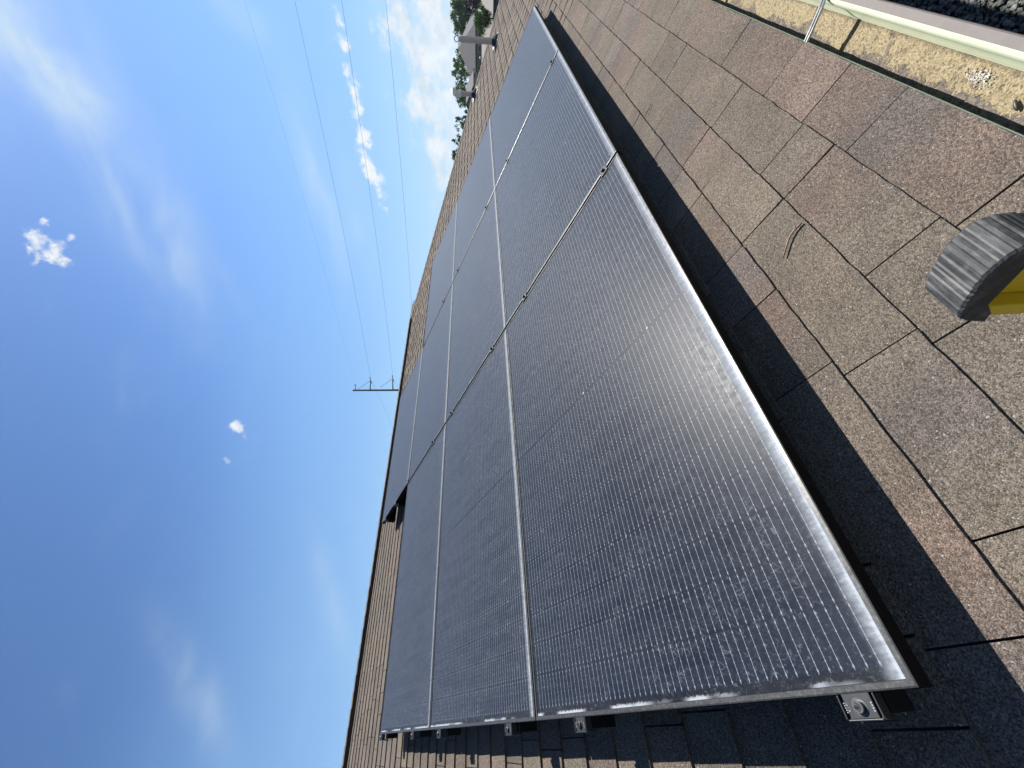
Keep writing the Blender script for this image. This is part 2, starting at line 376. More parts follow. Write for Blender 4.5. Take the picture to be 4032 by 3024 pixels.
for k in range(NC):
    v0 = EAVE + EXPO * k; v1 = min(v0 + EXPO + 0.004, RIDGE_V)
    if v0 >= RIDGE_V - 0.02: break
    bf = blend_fn(100 + k)
    wob = rnd.uniform(-0.0015, 0.0015)
    cuts = sorted(J.get(k, []))
    u = ULEFT + rnd.uniform(0.05, 0.25); left = []
    lim = (cuts[0] - 0.1) if cuts else 99
    cur = ULEFT; pts = [ULEFT]
    while u < min(lim, u_hip(v0)): pts.append(u); u += rnd.choice([rnd.uniform(0.09, 0.15), rnd.uniform(0.14, 0.24), rnd.uniform(0.18, 0.34)]) * (0.72 if u > 4 else 1)
    if cuts:
        pts += cuts; u = cuts[-1] + rnd.uniform(0.14, 0.32)
        while u < u_hip(v0): pts.append(u); u += rnd.choice([rnd.uniform(0.09, 0.15), rnd.uniform(0.14, 0.24), rnd.uniform(0.18, 0.34)]) * (0.72 if u > 4 else 1)
    pts.append(u_hip(v0))
    high = rnd.random() < 0.5
    for a, b in zip(pts[:-1], pts[1:]):
        high = (not high) if (a > 4 or rnd.random() < 0.85) else high
        near = a < 4.2
        top = (0.0084 if high else 0.0070) if near else (0.0108 if high else 0.0040)
        g = 0.0034 if near else 0.0085
        hb1 = u_hip(v1)
        if a > hb1: continue
        dim = rnd.uniform(0.91, 1.09) * (1.03 if high else 0.96)
        ns = max(1, int((b - a) / 0.035)) if (near and k < 6) else max(1, int((b - a) / 0.1))
        strip(a + g, b, a + g, min(b, hb1), v0 + wob, v1, top, bf, dim, ns, near)
# rear and hip planes, seen only from elsewhere
house_roof = MB()
zr = W(0, RIDGE_V, -H)
yr, zrz = zr.y, zr.z
e0 = W(0, EAVE, -H); ye, ze = e0.y, e0.z
RUN = yr - ye
XE = u_hip(EAVE)
def P(x, y, z): return (x, y, z)
house_roof.quad(tuple(W(ULEFT, EAVE, -H - 0.005)), tuple(W(XE, EAVE, -H - 0.005)), tuple(W(URIDGE, RIDGE_V, -H - 0.005)), tuple(W(ULEFT, RIDGE_V, -H - 0.005)))
house_roof.quad((XE, ye, ze - .005), (XE, ye + 2 * RUN, ze - .005), (URIDGE, yr, zrz - .005))
house_roof.quad((XE, ye + 2 * RUN, ze - .005), (ULEFT, ye + 2 * RUN, ze - .005), (ULEFT, yr, zrz - .005), (URIDGE, yr, zrz - .005))
roof = house_roof.build('roof', M_DARKFELT, house, mw=None); roof.matrix_parent_inverse = HINV
def hchild(mb, name, m_, parent=house, **kw):
    o = mb.build(name, m_, parent, **kw); o.matrix_parent_inverse = HINV; return o
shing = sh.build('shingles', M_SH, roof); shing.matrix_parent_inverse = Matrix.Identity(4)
# hip planes' shingles (plain courses)
s2 = MB()
for k in range(40):
    t0 = k / 40; t1 = (k + 1) / 40
    za, zb = ze + (zrz - ze) * t0, ze + (zrz - ze) * t1
    xa, xb = XE - RUN * t0, XE - RUN * t1
    ya0, ya1 = ye + RUN * t0, ye + 2 * RUN - RUN * t0
    yb0, yb1 = ye + RUN * t1, ye + 2 * RUN - RUN * t1
    c = rnd.choice(PAL)
    s2.quad((xa, ya0, za + .006), (xa, ya1, za + .006), (xb, yb1, zb), (xb, yb0, zb)); s2.c += [c] * 4
    s2.quad((xa, ya1, za + .006), (ULEFT, ya1, za + .006), (ULEFT, yb1, zb), (xb, yb1, zb)); s2.c += [c] * 4
s2o = s2.build('shingles', M_SH, roof)
# hip caps
hc = MB()
nh = 62
hipA = Vector((XE, ye, ze)); hipB = Vector((URIDGE, yr, zrz)); hd = (hipB - hipA); L_ = hd.length; hdn = hd.normalized()
du = Vector(W(0, 1, 0)) - Vector(W(0, 0, 0))
side1 = (Vector((-1, 0, 0)) - hdn * Vector((-1, 0, 0)).dot(hdn)); side1 = side1.normalized()
nf = Vector(W(0, 0, 1)); side1 = hdn.cross(nf).normalized()
if side1.x > 0: side1 = -side1
nh2 = Vector((SA, 0, CA)); side2 = hdn.cross(nh2).normalized()
if side2.y < 0: side2 = -side2
for k in range(nh):
    a = k / nh; b = a + 1.12 / nh
    if b > 1.0: b = 1.0
    p0 = hipA + hd * a; p1 = hipA + hd * b
    c = tuple(x * rnd.uniform(0.85, 1.1) for x in rnd.choice(PAL))
    up = Vector((0, 0, 1))
    for sd_, nn in ((side1, nf), (side2, nh2)):
        t0_, t1_ = 0.016, 0.008
        A0, A1 = p0 + up * t0_, p1 + up * t1_
        B0, B1 = p0 + sd_ * 0.13 + nn * (t0_ * 0.8), p1 + sd_ * 0.13 + nn * (t1_ * 0.8)
        hc.quad(A0, B0, B1, A1); hc.c += [c] * 4
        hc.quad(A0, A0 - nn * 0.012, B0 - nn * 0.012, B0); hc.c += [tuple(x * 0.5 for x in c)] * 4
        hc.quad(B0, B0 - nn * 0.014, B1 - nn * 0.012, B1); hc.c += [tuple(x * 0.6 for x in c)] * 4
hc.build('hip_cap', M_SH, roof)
# ridge vent under its cap shingles
rv = MB()
VV = RIDGE_V - 0.155
def RV(x, s, z):
    """s: distance down the front slope (negative: rear), z: height off the roof"""
    if s >= 0: return tuple(W(x, RIDGE_V - s, -H + z))
    f_ = Vector(W(x, RIDGE_V + s, -H + z)); return (f_.x, 2 * yr - f_.y, f_.z)
uend = 6.10
for s_ in (1, -1):
    rv.quad(RV(ULEFT, .15 * s_, 0), RV(uend, .15 * s_, 0), RV(uend, .15 * s_, .036), RV(ULEFT, .15 * s_, .036))
    rv.quad(RV(ULEFT, .15 * s_, .036), RV(uend, .15 * s_, .036), RV(uend, 0, .016), RV(ULEFT, 0, .016))
rv.quad(RV(uend, .15, 0), RV(uend, .15, .036), RV(uend, 0.0, .016), RV(uend, 0, 0))
rv.build('ridge_vent', M_VENTBLK, roof)
rc = MB(); u = ULEFT; r2_ = random.Random(4)
while u < 6.62:
    z0 = 0.037 if u < uend - 0.05 else 0.008
    dz_ = 0.024 if u < uend - 0.05 else 0.0
    b = min(u + 0.155, uend) if u < uend and u + 0.155 > uend else u + 0.155
    c = tuple(x * r2_.uniform(0.9, 1.1) for x in r2_.choice(PAL)); th = 0.004
    wv = r2_.uniform(-0.0015, 0.0015)
    for s_ in (1, -1):
        S = 0.158 * s_
        rc.quad(RV(u, S, z0 + .003 + wv), RV(b, S, z0 + th + .003 + wv), RV(b, 0, z0 + th + .012 - dz_), RV(u, 0, z0 + .010 - dz_)); rc.c += [c] * 4
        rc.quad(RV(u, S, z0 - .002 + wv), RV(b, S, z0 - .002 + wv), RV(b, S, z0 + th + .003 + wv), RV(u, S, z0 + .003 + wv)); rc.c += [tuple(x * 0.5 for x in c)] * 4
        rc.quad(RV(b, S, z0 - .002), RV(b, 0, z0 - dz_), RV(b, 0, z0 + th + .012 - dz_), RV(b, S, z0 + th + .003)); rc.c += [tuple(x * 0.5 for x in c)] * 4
    u += 0.14
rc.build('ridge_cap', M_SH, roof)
# drip edge, fascia, soffit, walls
M_CREAM = simple('gutter_cream_paint', (0.80, 0.88, 0.64), 0.45, 0, 0.04, 8)
M_TAUPE = simple('gutter_taupe_paint', (0.118, 0.100, 0.091), 0.7, 0, 0.07, 60)
M_STUCCO = simple('stucco', (0.22, 0.19, 0.15), 0.9, 0, 0.08, 12, 0.3)
de = MB()
de.box(ULEFT, XE, ye - 0.0012, ye + 0.04, ze - 0.0062, ze - 0.0045)
de.box(ULEFT, XE, ye + 0.002, ye + 0.0035, ze - 0.030, ze - 0.0063)
hchild(de, 'drip_edge', M_CREAM)
fs = MB(); fs.box(ULEFT, XE - .03, ye + 0.045, ye + 0.065, ze - 0.20, ze - 0.012); fs.box(XE - .05, XE - .03, ye + .065, ye + 2 * RUN - .04, ze - .2, ze - .012)
hchild(fs, 'fascia', M_TAUPE)
sf = MB(); sf.box(ULEFT, XE - .05, ye + 0.065, ye + 0.46, ze - 0.20, ze - 0.185); hchild(sf, 'soffit', M_CREAM)
wl = MB(); wl.box(ULEFT + .2, XE - .5, ye + 0.46, ye + 2 * RUN - 0.46, -3.05, ze - 0.187); hchild(wl, 'wall', M_STUCCO)

# ------------------------------------------------------------------ gutter with its silt
gut = empty('gutter', (3, ye, ze), label='cream lined eave gutter with taupe lip and tan grit in its bottom', cat='gutter')
GI = Matrix.Translation(-Vector(gut.location))
GY0, GYF, GZB = -0.383, -0.487, -0.432      # back, foot of the front wall, bottom
def sweep(prof, x0, x1, name, m_, parent, inv, n=1, smooth=False):
    mb = MB(); k = len(prof)
    for i in range(n + 1):
        x = x0 + (x1 - x0) * i / n
        for (y, z) in prof: mb.v.append((x, y, z))
    for i in range(n):
        for j in range(k - 1):
            a = i * k + j; mb.f.append((a, a + 1, a + k + 1, a + k))
    o = mb.build(name, m_, parent, smooth=smooth); o.matrix_parent_inverse = inv; return o
sweep([(GY0, ze - 0.008), (GY0, GZB), (GYF, GZB), (GYF - .003, GZB + .012), (-0.4935, -0.410), (-0.5015, -0.392), (-0.505, -0.375), (-0.5075, -0.362), (-0.513, -0.350), (-0.5205, -0.3425)], -4.2, XE + .12, 'gutter_lining', M_CREAM, gut, GI, smooth=True)
sweep([(-0.5205, -0.3425), (-0.5365, -0.3420), (-0.5385, -0.3440), (-0.5385, -0.352), (-0.5355, -0.357), (-0.530, -0.372), (-0.513, -0.400), (-0.500, -0.420), (-0.492, -0.438), (GY0 + .001, -0.438), (GY0 + .001, ze - .008)], -4.2, XE + .12, 'gutter_shell', M_TAUPE, gut, GI)
def silt_mat():
    m_, t = mat('gutter_silt')
    oc = t.new('ShaderNodeTexCoord').outputs['Object']
    g = t.vor(oc, 210, out=1); sp = t.new('ShaderNodeSeparateColor'); t.l.new(g, sp.inputs[0])
    fine = t.noise(oc, 240, 3, 0.65); mid = t.noise(oc, 38, 4, 0.7); big = t.noise(t.mapv(oc, (1, 1, 1)), 11, 4, 0.6)
    c = t.mix(t.step(fine, 0.3, 0.7), (0.150, 0.120, 0.072), (0.270, 0.225, 0.145))
    c = t.mix(t.m('MULTIPLY', t.step(mid, 0.50, 0.66), 0.55), c, (0.085, 0.067, 0.045))
    dark = t.m('MULTIPLY', t.step(t.vor(oc, 150), 0.42, 0.30), t.step(t.noise(oc, 95, 2, .6), 0.44, 0.52))
    c = t.mix(t.m('MULTIPLY', dark, 0.60), c, (0.034, 0.028, 0.022))
    s3 = t.new('ShaderNodeSeparateXYZ'); t.l.new(oc, s3.inputs[0])
    # grey granules washed against the house side and in drifts
    yy = t.m('ADD', s3.outputs[1], t.m('MULTIPLY', t.m('SUBTRACT', big, 0.5), 0.10))
    yy = t.m('ADD', yy, t.m('MULTIPLY', t.m('SUBTRACT', t.noise(oc, 55, 4, 0.7), 0.5), 0.03))
    yy = t.m('ADD', yy, t.m('MULTIPLY', t.m('SUBTRACT', sp.outputs[2], 0.5), 0.010))
    gr = t.step(yy, -0.433, -0.430)
    isle = t.step(t.m('ADD', t.noise(oc, 13, 5, 0.7), t.m('MULTIPLY', t.m('SUBTRACT', sp.outputs[2], 0.5), 0.06)), 0.62, 0.63)
    gr = t.m('MAXIMUM', gr, t.m('MULTIPLY', isle, 0.8))
    gcol = t.mix(sp.outputs[1], (0.034, 0.03, 0.033), (0.135, 0.12, 0.108))
    c = t.mix(t.m('MULTIPLY', gr, 0.85), c, gcol)
    fr = t.step(t.m('ADD', s3.outputs[1], t.m('MULTIPLY', t.m('SUBTRACT', t.noise(oc, 70, 4, .7), 0.5), 0.03)), -0.478, -0.487)
    c = t.mix(t.m('MULTIPLY', fr, 0.8), c, t.mix(sp.outputs[1], (0.04, 0.034, 0.028), (0.13, 0.105, 0.07)))
    h = t.m('ADD', t.m('MULTIPLY', fine, 1.0), t.m('ADD', t.m('MULTIPLY', mid, 1.2), t.m('MULTIPLY', gr, 0.6)))
    t.out(t.bsdf(c, 0.95, 0, t.bump(h, 1.0, 0.0045), 0.2)); return m_
st = MB(); r3 = random.Random(8); NX = 900
ys = [GYF - 0.001 - (-0.0), -0.478, -0.468, -0.457, -0.446, -0.435, -0.424, -0.412, -0.4, GY0]
for i in range(NX + 1):
    x = -1 + 12.4 * (i / NX)
    for j, y in enumerate(ys):
        st.v.append((x, y, GZB + 0.0045 + r3.uniform(0, 0.0022) + 0.004 * math.exp(-((y + 0.43) / 0.02) ** 2) * (0.5 + 0.5 * math.sin(x * 9) * math.sin(x * 3.7))))
for i in range(NX):
    for j in range(len(ys) - 1):
        a = i * len(ys) + j; st.f.append((a, a + 1, a + len(ys) + 1, a + len(ys)))
silt = st.build('silt', silt_mat(), None, smooth=True)
tag(silt, 'tan grit and grey roof granules lying in the bottom of the gutter', 'silt', kind='stuff')
# white flaked patch, seed
fl = MB(); r4 = random.Random(5)
for i in range(150):
    x = 0.93 + r4.gauss(0, 0.016); y = -0.462 + r4.gauss(0, 0.0055); s_ = r4.uniform(0.0006, 0.0019)
    z = GZB + 0.0085
    th = r4.uniform(0, 3); pts = [(x + s_ * math.cos(th + k * 1.2566) * r4.uniform(.7, 1.3), y + s_ * math.sin(th + k * 1.2566) * r4.uniform(.7, 1.3)) for k in range(5)]
    i0 = len(fl.v)
    fl.v += [(px_, py_, z) for px_, py_ in pts] + [(px_, py_, z + .0006 + r4.uniform(0, .0008)) for px_, py_ in pts]
    fl.f.append(tuple(i0 + 5 + k for k in range(5)))
    for k in range(5): fl.f.append((i0 + k, i0 + (k + 1) % 5, i0 + 5 + (k + 1) % 5, i0 + 5 + k))
tag(fl.build('flaked_droppings', simple('dropping_white', (0.40, 0.38, 0.35), 0.8), None), 'small patch of white flakes on the tan grit in the gutter', 'droppings', kind='stuff')
sdm = MB(); sdm.tube([(0.806 + 0.0, -0.4395, GZB + .0125), (0.8085, -0.4412, GZB + .0130), (0.813, -0.4440, GZB + .0135), (0.819, -0.4475, GZB + .0135), (0.8245, -0.451, GZB + .013), (0.8265, -0.4525, GZB + .0125)], [0.0006, 0.0022, 0.0034, 0.0034, 0.0022, 0.0006], 10)
tag(sdm.build('seed', simple('dark_seed', (0.02, 0.016, 0.015), 0.5), None, smooth=True), 'single dark oval seed lying on the grit in the gutter', 'seed')
# hanger straps across the gutter
def hanger(x, inv=GI):
    mb = MB(); sec = [(-0.0068, 0), (-0.0066, 0.0055), (-0.0042, 0.0055), (-0.0036, 0.0005), (0.0036, 0.0005), (0.0042, 0.0055), (0.0066, 0.0055), (0.0068, 0)]
    path = [(-0.534, -0.3405), (-0.520, -0.3405), (-0.500, -0.3440), (-0.46, -0.3470), (-0.43, -0.3475), (-0.39, -0.3475)]
    for (y, z) in path:
        for (a, h_) in sec: mb.v.append((x + a, y, z + h_))
    k = len(sec)
    for i in range(len(path) - 1):
        for j in range(k - 1): mb.f.append((i * k + j, (i + 1) * k + j, (i + 1) * k + j + 1, i * k + j + 1))
    o = mb.build('hanger_strap', M_ALU, gut); o.matrix_parent_inverse = inv; return o
for x in (1.407, 2.20, 3.0, 3.8, 4.6, 0.62 - 0.9, -1.1): hanger(x)

# ------------------------------------------------------------------ solar panels
PW, PH = 1.7713, 1.045
GW, GH = 1.755, 1.040
def make_panel():
    root = empty('solar_panel', (0, 0, 0), (AL, 0, 0))
    rings = [(0, -.035), (0, -.003), (.0009, -.0009), (.003, 0), (.0100, 0), (.0108, -.0009), (.0108, -.004)]
    mb = MB()
    for ins, n in rings: mb.v += [(ins, ins, n), (GW - ins, ins, n), (GW - ins, GH - ins, n), (ins, GH - ins, n)]
    for r in range(len(rings) - 1):
        for k in range(4): mb.f.append((4 * r + k, 4 * r + (k + 1) % 4, 4 * r + 4 + (k + 1) % 4, 4 * r + 4 + k))
    # lower return flange of the frame
    i = len(mb.v)
    for ins, n in ((0, -.035), (.026, -.035)): mb.v += [(ins, ins, n), (GW - ins, ins, n), (GW - ins, GH - ins, n), (ins, GH - ins, n)]
    for k in range(4): mb.f.append((i + k, i + 4 + k, i + 4 + (k + 1) % 4, i + (k + 1) % 4))
    mb.build('frame', M_FRAME, root)
    g = MB(); g.box(.0095, GW - .0095, .0095, GH - .0095, -.0062, -.0019)
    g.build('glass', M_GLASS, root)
    jb = MB(); jb.box(GW / 2 - .06, GW / 2 + .06, GH - .12, GH - .05, -.026, -.0064); jb.build('junction_box', M_BLKMETAL, root)
    return root
proto = make_panel()
WHERE = {(0, 0): 'nearest and largest solar panel at the bottom left corner of the array',
 (1, 0): 'solar panel in the middle of the bottom row beside the gutter',
 (2, 0): 'solar panel at the far end of the bottom row, by the tall vent pipe',
 (0, 1): 'solar panel directly upslope of the nearest panel, second row, at the open left edge',
 (1, 1): 'solar panel in the middle of the second row up from the gutter',
 (2, 1): 'solar panel at the far end of the second row up from the gutter',
 (0, 2): 'solar panel at the left end of the third row, bare shingles above it',
 (1, 2): 'solar panel in the middle of the third row, just below the single top panel',
 (2, 2): 'solar panel at the far end of the third row, shingles above and beyond',
 (1, 3): 'lone topmost solar panel tucked up against the ridge'}
for n_, ((c_, r_), lb) in enumerate(WHERE.items()):
    o = proto if n_ == 0 else copy_tree(proto)
    dv = (PH * r_) + (0.0 if r_ < 3 else 0.004)
    o.location = W(PW * c_ + 0.0005, dv + 0.001, 0)
    tag(o, lb, 'solar panel', 'black solar panels on the shingle roof')
# bird droppings on the nearest panel
bd = MB(); r5 = random.Random(3)
def blob(mb, u, v, s, flat=0.0012, seed=0):
    r = random.Random(seed); n = 9; i = len(mb.v)
    ring = [(math.cos(2 * math.pi * k / n) * s * r.uniform(.65, 1.2), math.sin(2 * math.pi * k / n) * s * r.uniform(.65, 1.2)) for k in range(n)]
    for a, b in ring: mb.v.append(tuple(W(u + a, v + b, -0.0016)))
    for a, b in ring: mb.v.append(tuple(W(u + a * .6, v + b * .6, -0.0016 + flat)))
    mb.v.append(tuple(W(u, v, -0.0014 + flat)))
    for k in range(n):
        mb.f.append((i + k, i + (k + 1) % n, i + n + (k + 1) % n, i + n + k)); mb.f.append((i + n + k, i + n + (k + 1) % n, i + 2 * n))
for (u, v) in ((0.8795, 0.180), (0.8802, 0.518), (0.70, 0.30), (2.42, 0.22)):
    d_ = MB(); sd_ = int(u * 1000)
    blob(d_, u, v, 0.0046 if u > .75 else .0025, seed=sd_)
    o = d_.build('bird_dropping', bpy.data.materials['dropping_white'])
    tag(o, {0.8795: 'larger white dropping at mid length of the nearest panel, closer to the gutter', 0.8802: 'white dropping at mid length of the nearest panel, on its upslope half',
            0.70: 'small white dropping on the nearest panel, between the middle line and the lower frame', 2.42: 'small white dropping on the bottom row middle panel'}[u], 'bird dropping', 'bird droppings on the panels')

# ------------------------------------------------------------------ rails, clamps, roof feet
M_MARK = simple('clamp_mark', (0.28, 0.29, 0.30), 0.5, 0.4)
def rail(v, u0, u1, ends, mids, label):
    root = empty('mounting_rail', W(u0, v, -0.10), (AL, 0, 0), label=label, cat='rail', group='black mounting rails under the panels')
    def ch(mb, name, m_, parent=root, **kw): return mb.build(name, m_, parent, **kw)
    lift = 0.10
    mb = MB()                                            # open C section seen end on
    L = u1 - u0
    for (a, b, c, d) in ((-.020, -.016, .0, .0645), (.016, .020, .0, .0645), (-.016, .016, .0, .004), (-.016, .016, .026, .029), (-.016, -.007, .0605, .0645), (.007, .016, .0605, .0645)):
        mb.box(0, L, a, b, c, d)
    ch(mb, 'rail_beam', M_BLKMETAL)
    for (ue, sgn) in ends:                               # sgn -1: clamp on the near end, +1 far end
        x = ue - u0
        c = MB(); x1 = x; x0 = x + sgn * .028
        a, b = min(x0, x1), max(x0, x1)
        lo, hi = (a, b)
        c.box(a - (0.004 if sgn > 0 else 0), b + (0.004 if sgn < 0 else 0), -.0198, .0198, .0945, .0985)    # top plate, lips over the frame
        c.box(x0 - .002, x0 + .002, -.0265, .0265, .066, .0945)                   # outer leg
        c.box(lo, hi, -.0265, -.0240, .080, .1000); c.box(lo, hi, .0240, .0265, .080, .1000); c.box(lo, hi, -.0265, .0265, .086, .088); c.box(min(x0, x0 + sgn * .0022), max(x0, x0 + sgn * .0022), -.0240, .0240, .0945, .1000)            # side ribs
        c.box(min(x0, x0 + sgn * .006), max(x0, x0 + sgn * .006), -.0265, .0265, .062, .067)
        cl = ch(c, 'end_clamp', M_CLAMP, bevel=.0009)
        xm = x + sgn * .0145
        bm = MB()
        bm.tube([(xm, 0, .0980), (xm, 0, .0992), (xm, 0, .0992), (xm, 0, .1045), (xm, 0, .1052), (xm, 0, .1052), (xm, 0, .1035)], [.0112, .0108, .0078, .0076, .0068, .0050, .0046], 24)
        ch(bm, 'bolt', M_STEEL, cl, bevel=.0)
        if sgn < 0:
            mk = MB()                                    # raised maker's marks either side of the bolt
            for (cx_, cy_, r_) in ((xm - .002, .0165, .0022), (xm + .004, .0168, .0016)):
                pts = [(cx_ + r_ * math.cos(a_ * .628), cy_ + r_ * .8 * math.sin(a_ * .628), .0987) for a_ in range(11)]
                mk.tube(pts, .00035, 5)
            for q in range(5): mk.box(xm - .006 + q * .0026, xm - .0046 + q * .0026, .0195, .0213, .0985, .0989)
            for q in range(4): mk.box(xm - .006 + q * .003, xm - .0040 + q * .003, -.0185, -.0165, .0985, .0989)
            ch(mk, 'maker_mark', M_MARK, cl)
    for um in mids:
        x = um - u0
        c = MB(); c.box(x - .017, x + .017, -.020, .020, .1003, .1040); c.box(x - .0065, x + .0065, -.020, .020, .0650, .1003)
        c.box(x - .019, x - .017, -.020, .020, .0992, .1040); c.box(x + .017, x + .019, -.020, .020, .0992, .1040)
        cl = ch(c, 'mid_clamp', M_BLKMETAL, bevel=.0008)
        bm = MB(); bm.tube([(x, 0, .1040), (x, 0, .1150)], .0078, 6); ch(bm, 'bolt', M_BLKMETAL, cl)
    k = 0.66
    while k < L:
        f = MB(); f.box(k - .03, k + .03, .0205, .0245, -.045, .045); f.box(k - .03, k + .03, .0205, .085, -.0450, -.041)
        f.box(k - .08, k + .08, .0, .19, -.0458, -.0440)
        ft = ch(f, 'roof_foot', M_BLKMETAL)
        b_ = MB(); b_.tube([(k, .0245, .02), (k, .0325, .02)], .0075, 6); ch(b_, 'bolt', M_STEEL, ft); b_ = MB(); b_.tube([(k, .055, -.041), (k, .055, -.031)], .0075, 6); ch(b_, 'bolt', M_STEEL, ft)
        k += 1.22
    return root
GAP = (PW - GW) / 2
NAMES = {0.088: 'lowest black rail, its big near clamp below the nearest panel corner', 0.808: 'second black rail from the gutter, under the upper part of the nearest panel',
 1.238: 'third black rail from the gutter, low under the second row', 1.952: 'fourth black rail from the gutter, high under the second row',
 2.38: 'fifth black rail from the gutter, low under the third row', 3.085: 'sixth black rail from the gutter, along the top edge of the third row',
 3.60: 'black rail low under the lone top panel', 4.02: 'highest black rail, nearest the ridge under the lone top panel'}
for v, lb in NAMES.items():
    if v < 3.3: rail(v, -.024, 3 * PW + .012, [(0.0, -1), (3 * PW - 2 * GAP + .001, 1)], [PW - GAP, 2 * PW - GAP], lb)
    else: rail(v, PW - .03, 2 * PW + .012, [(PW, -1), (2 * PW - 2 * GAP + .001, 1)], [], lb)

# ------------------------------------------------------------------ vent pipes
M_PIPE = simple('painted_pipe', (0.66, 0.53, 0.44), 0.55, 0, 0.08, 25)
M_PIPEL = simple('pale_pipe_cap', (0.95, 0.86, 0.68), 0.5, 0, 0.15, 30)
M_RUBBER = simple('black_rubber', (0.018, 0.02, 0.024), 0.6, 0, 0.25, 30)
M_FLASH = simple('flashing_metal', (0.30, 0.31, 0.32), 0.35, 0.8, 0.1, 20)
def vent_pipe(u, v, h, rad, opening, label, pale):
    b = W(u, v, -H); root = empty('vent_pipe', b, label=label, cat='vent pipe', group='plumbing vent pipes near the hip')
    mb = MB(); mb.tube([(0, 0, -.05), (0, 0, h - .05)], rad, 24, cap=False); mb.build('pipe', M_PIPE, root, smooth=True)
    op = Vector(opening).normalized(); R = rad * (1.35 if pale else .98); mb = MB()
    if pale:
        pts = [(0, 0, h - .11), (0, 0, h - .02)]
        for a in range(0, 91, 15):
            th = R_(a); pts.append(tuple(Vector((0, 0, h - .02 + R * 0.7 * math.sin(th))) + op * (R * 0.7 * (1 - math.cos(th)))))
        pts.append(tuple(Vector(pts[-1]) + op * .02))
    else:                                            # an open tee: a short level ring one can see through
        cm_ = MB(); cm_.tube([(0, 0, h - .10), (0, 0, h - .06), (0, 0, h - .035), (0, 0, h - .015)], [rad * 1.0, rad * 1.02, rad * .8, rad * .62], 24, cap=False); cm_.build('collar', M_PIPE, root, smooth=True)
        c_ = Vector((0, 0, h + .018)); pts = [tuple(c_ - op * .03), tuple(c_), tuple(c_ + op * .03)]
    k = len(pts)
    mb.tube(pts, [R] * k, 24, cap=False)
    # inner skin
    mb.tube(pts if not pale else pts[1:], [R * .74] * (k if not pale else k - 1), 24, cap=False)
    e = Vector(pts[-1]); n = 24; ref = Vector((0, 0, 1)); a_ = op.cross(ref).normalized(); b_ = op.cross(a_).normalized(); i = len(mb.v)
    for rr in (R, R * .74):
        for j in range(n): mb.v.append(tuple(e + (a_ * math.cos(2 * math.pi * j / n) + b_ * math.sin(2 * math.pi * j / n)) * rr))
    for j in range(n): mb.f.append((i + j, i + (j + 1) % n, i + n + (j + 1) % n, i + n + j))
    mb.build('elbow', M_PIPEL if pale else M_PIPE, root, smooth=True)
    mb = MB(); mb.tube([(0, 0, -.035), (0, 0, .02), (0, 0, .055), (0, 0, .075)], [rad * 2.4, rad * 1.9, rad * 1.35, rad * 1.15], 24); mb.build('rubber_boot', M_RUBBER, root, smooth=True)
    fl_ = MB()
    fl_.box(-.10, .17, -.11, .12, 0.008, 0.0105)
    o = fl_.build('flashing', M_FLASH, root, bevel=.001); o.rotation_euler = (AL, 0, 0)
    return root
vent_pipe(8.72, 0.905, 0.635, 0.046, (-0.98, -0.17, 0.03), 'taller vent pipe whose ringed open elbow faces the camera', False)
vent_pipe(8.98, 1.80, 0.375, 0.041, (0.77, -0.64, 0.0), 'shorter vent pipe with pale rounded cap, farther upslope', True)

# ------------------------------------------------------------------ twigs
M_BARK = simple('twig_bark', (0.20, 0.14, 0.095), 0.8, 0, 0.3, 150)
tw = MB(); tw.tube([W(.852, -.163, -H + .011), W(.866, -.178, -H + .012), W(.877, -.190, -H + .0125), W(.887, -.2035, -H + .0135), W(.892, -.2165, -H + .0135), W(.894, -.2285, -H + .013), W(.8942, -.238, -H + .0125)], [.0017, .0022, .0024, .0024, .0026, .0030, .0026], 8)
tw.tube([W(.893, -.222, -H + .014), W(.898, -.226, -H + .018)], [.0022, .0012], 6)
tag(tw.build('twig', M_BARK, None, smooth=True), 'bent pale brown twig lying on the shingles between the panels and the ladder', 'twig')
tw = MB(); tw.tube([W(2.040, -.163, -H + .010), W(2.030, -.147, -H + .011), W(2.026, -.130, -H + .011), W(2.026, -.117, -H + .009)], [.0012, .0016, .0015, .0010], 6)
tag(tw.build('twig', simple('dark_twig', (0.03, 0.022, 0.018), 0.8)), 'thin dark curved twig lying on the shingles below the middle bottom panel', 'twig')

# ------------------------------------------------------------------ ladder
M_YEL = simple('yellow_fibreglass', (0.75, 0.50, 0.015), 0.42, 0, 0.06, 14)
def cap_mat():
    m_, t = mat('worn_rubber_cap')
    oc = t.new('ShaderNodeTexCoord').outputs['Object']
    n1 = t.noise(oc, 60, 5, 0.7); n2 = t.noise(t.mapv(oc, (.25, 1, 1)), 240, 4, 0.7)
    d = t.m('MULTIPLY', t.step(n1, 0.38, 0.62), t.step(n2, 0.35, 0.65))
    t.out(t.bsdf(t.mix(d, (0.013, 0.0145, 0.016), (0.060, 0.060, 0.059)), 0.62, 0, t.bump(n2, 0.25, 0.001), 0.4)); return m_
M_CAP = cap_mat()
lad = empty('ladder', (0.0, -1.35, -3.05), label='yellow ladder against the eave, its rail end capped in worn black rubber', cat='ladder')
LI = Matrix.Translation(-Vector(lad.location))
LEAN = math.tan(R_(5.5))
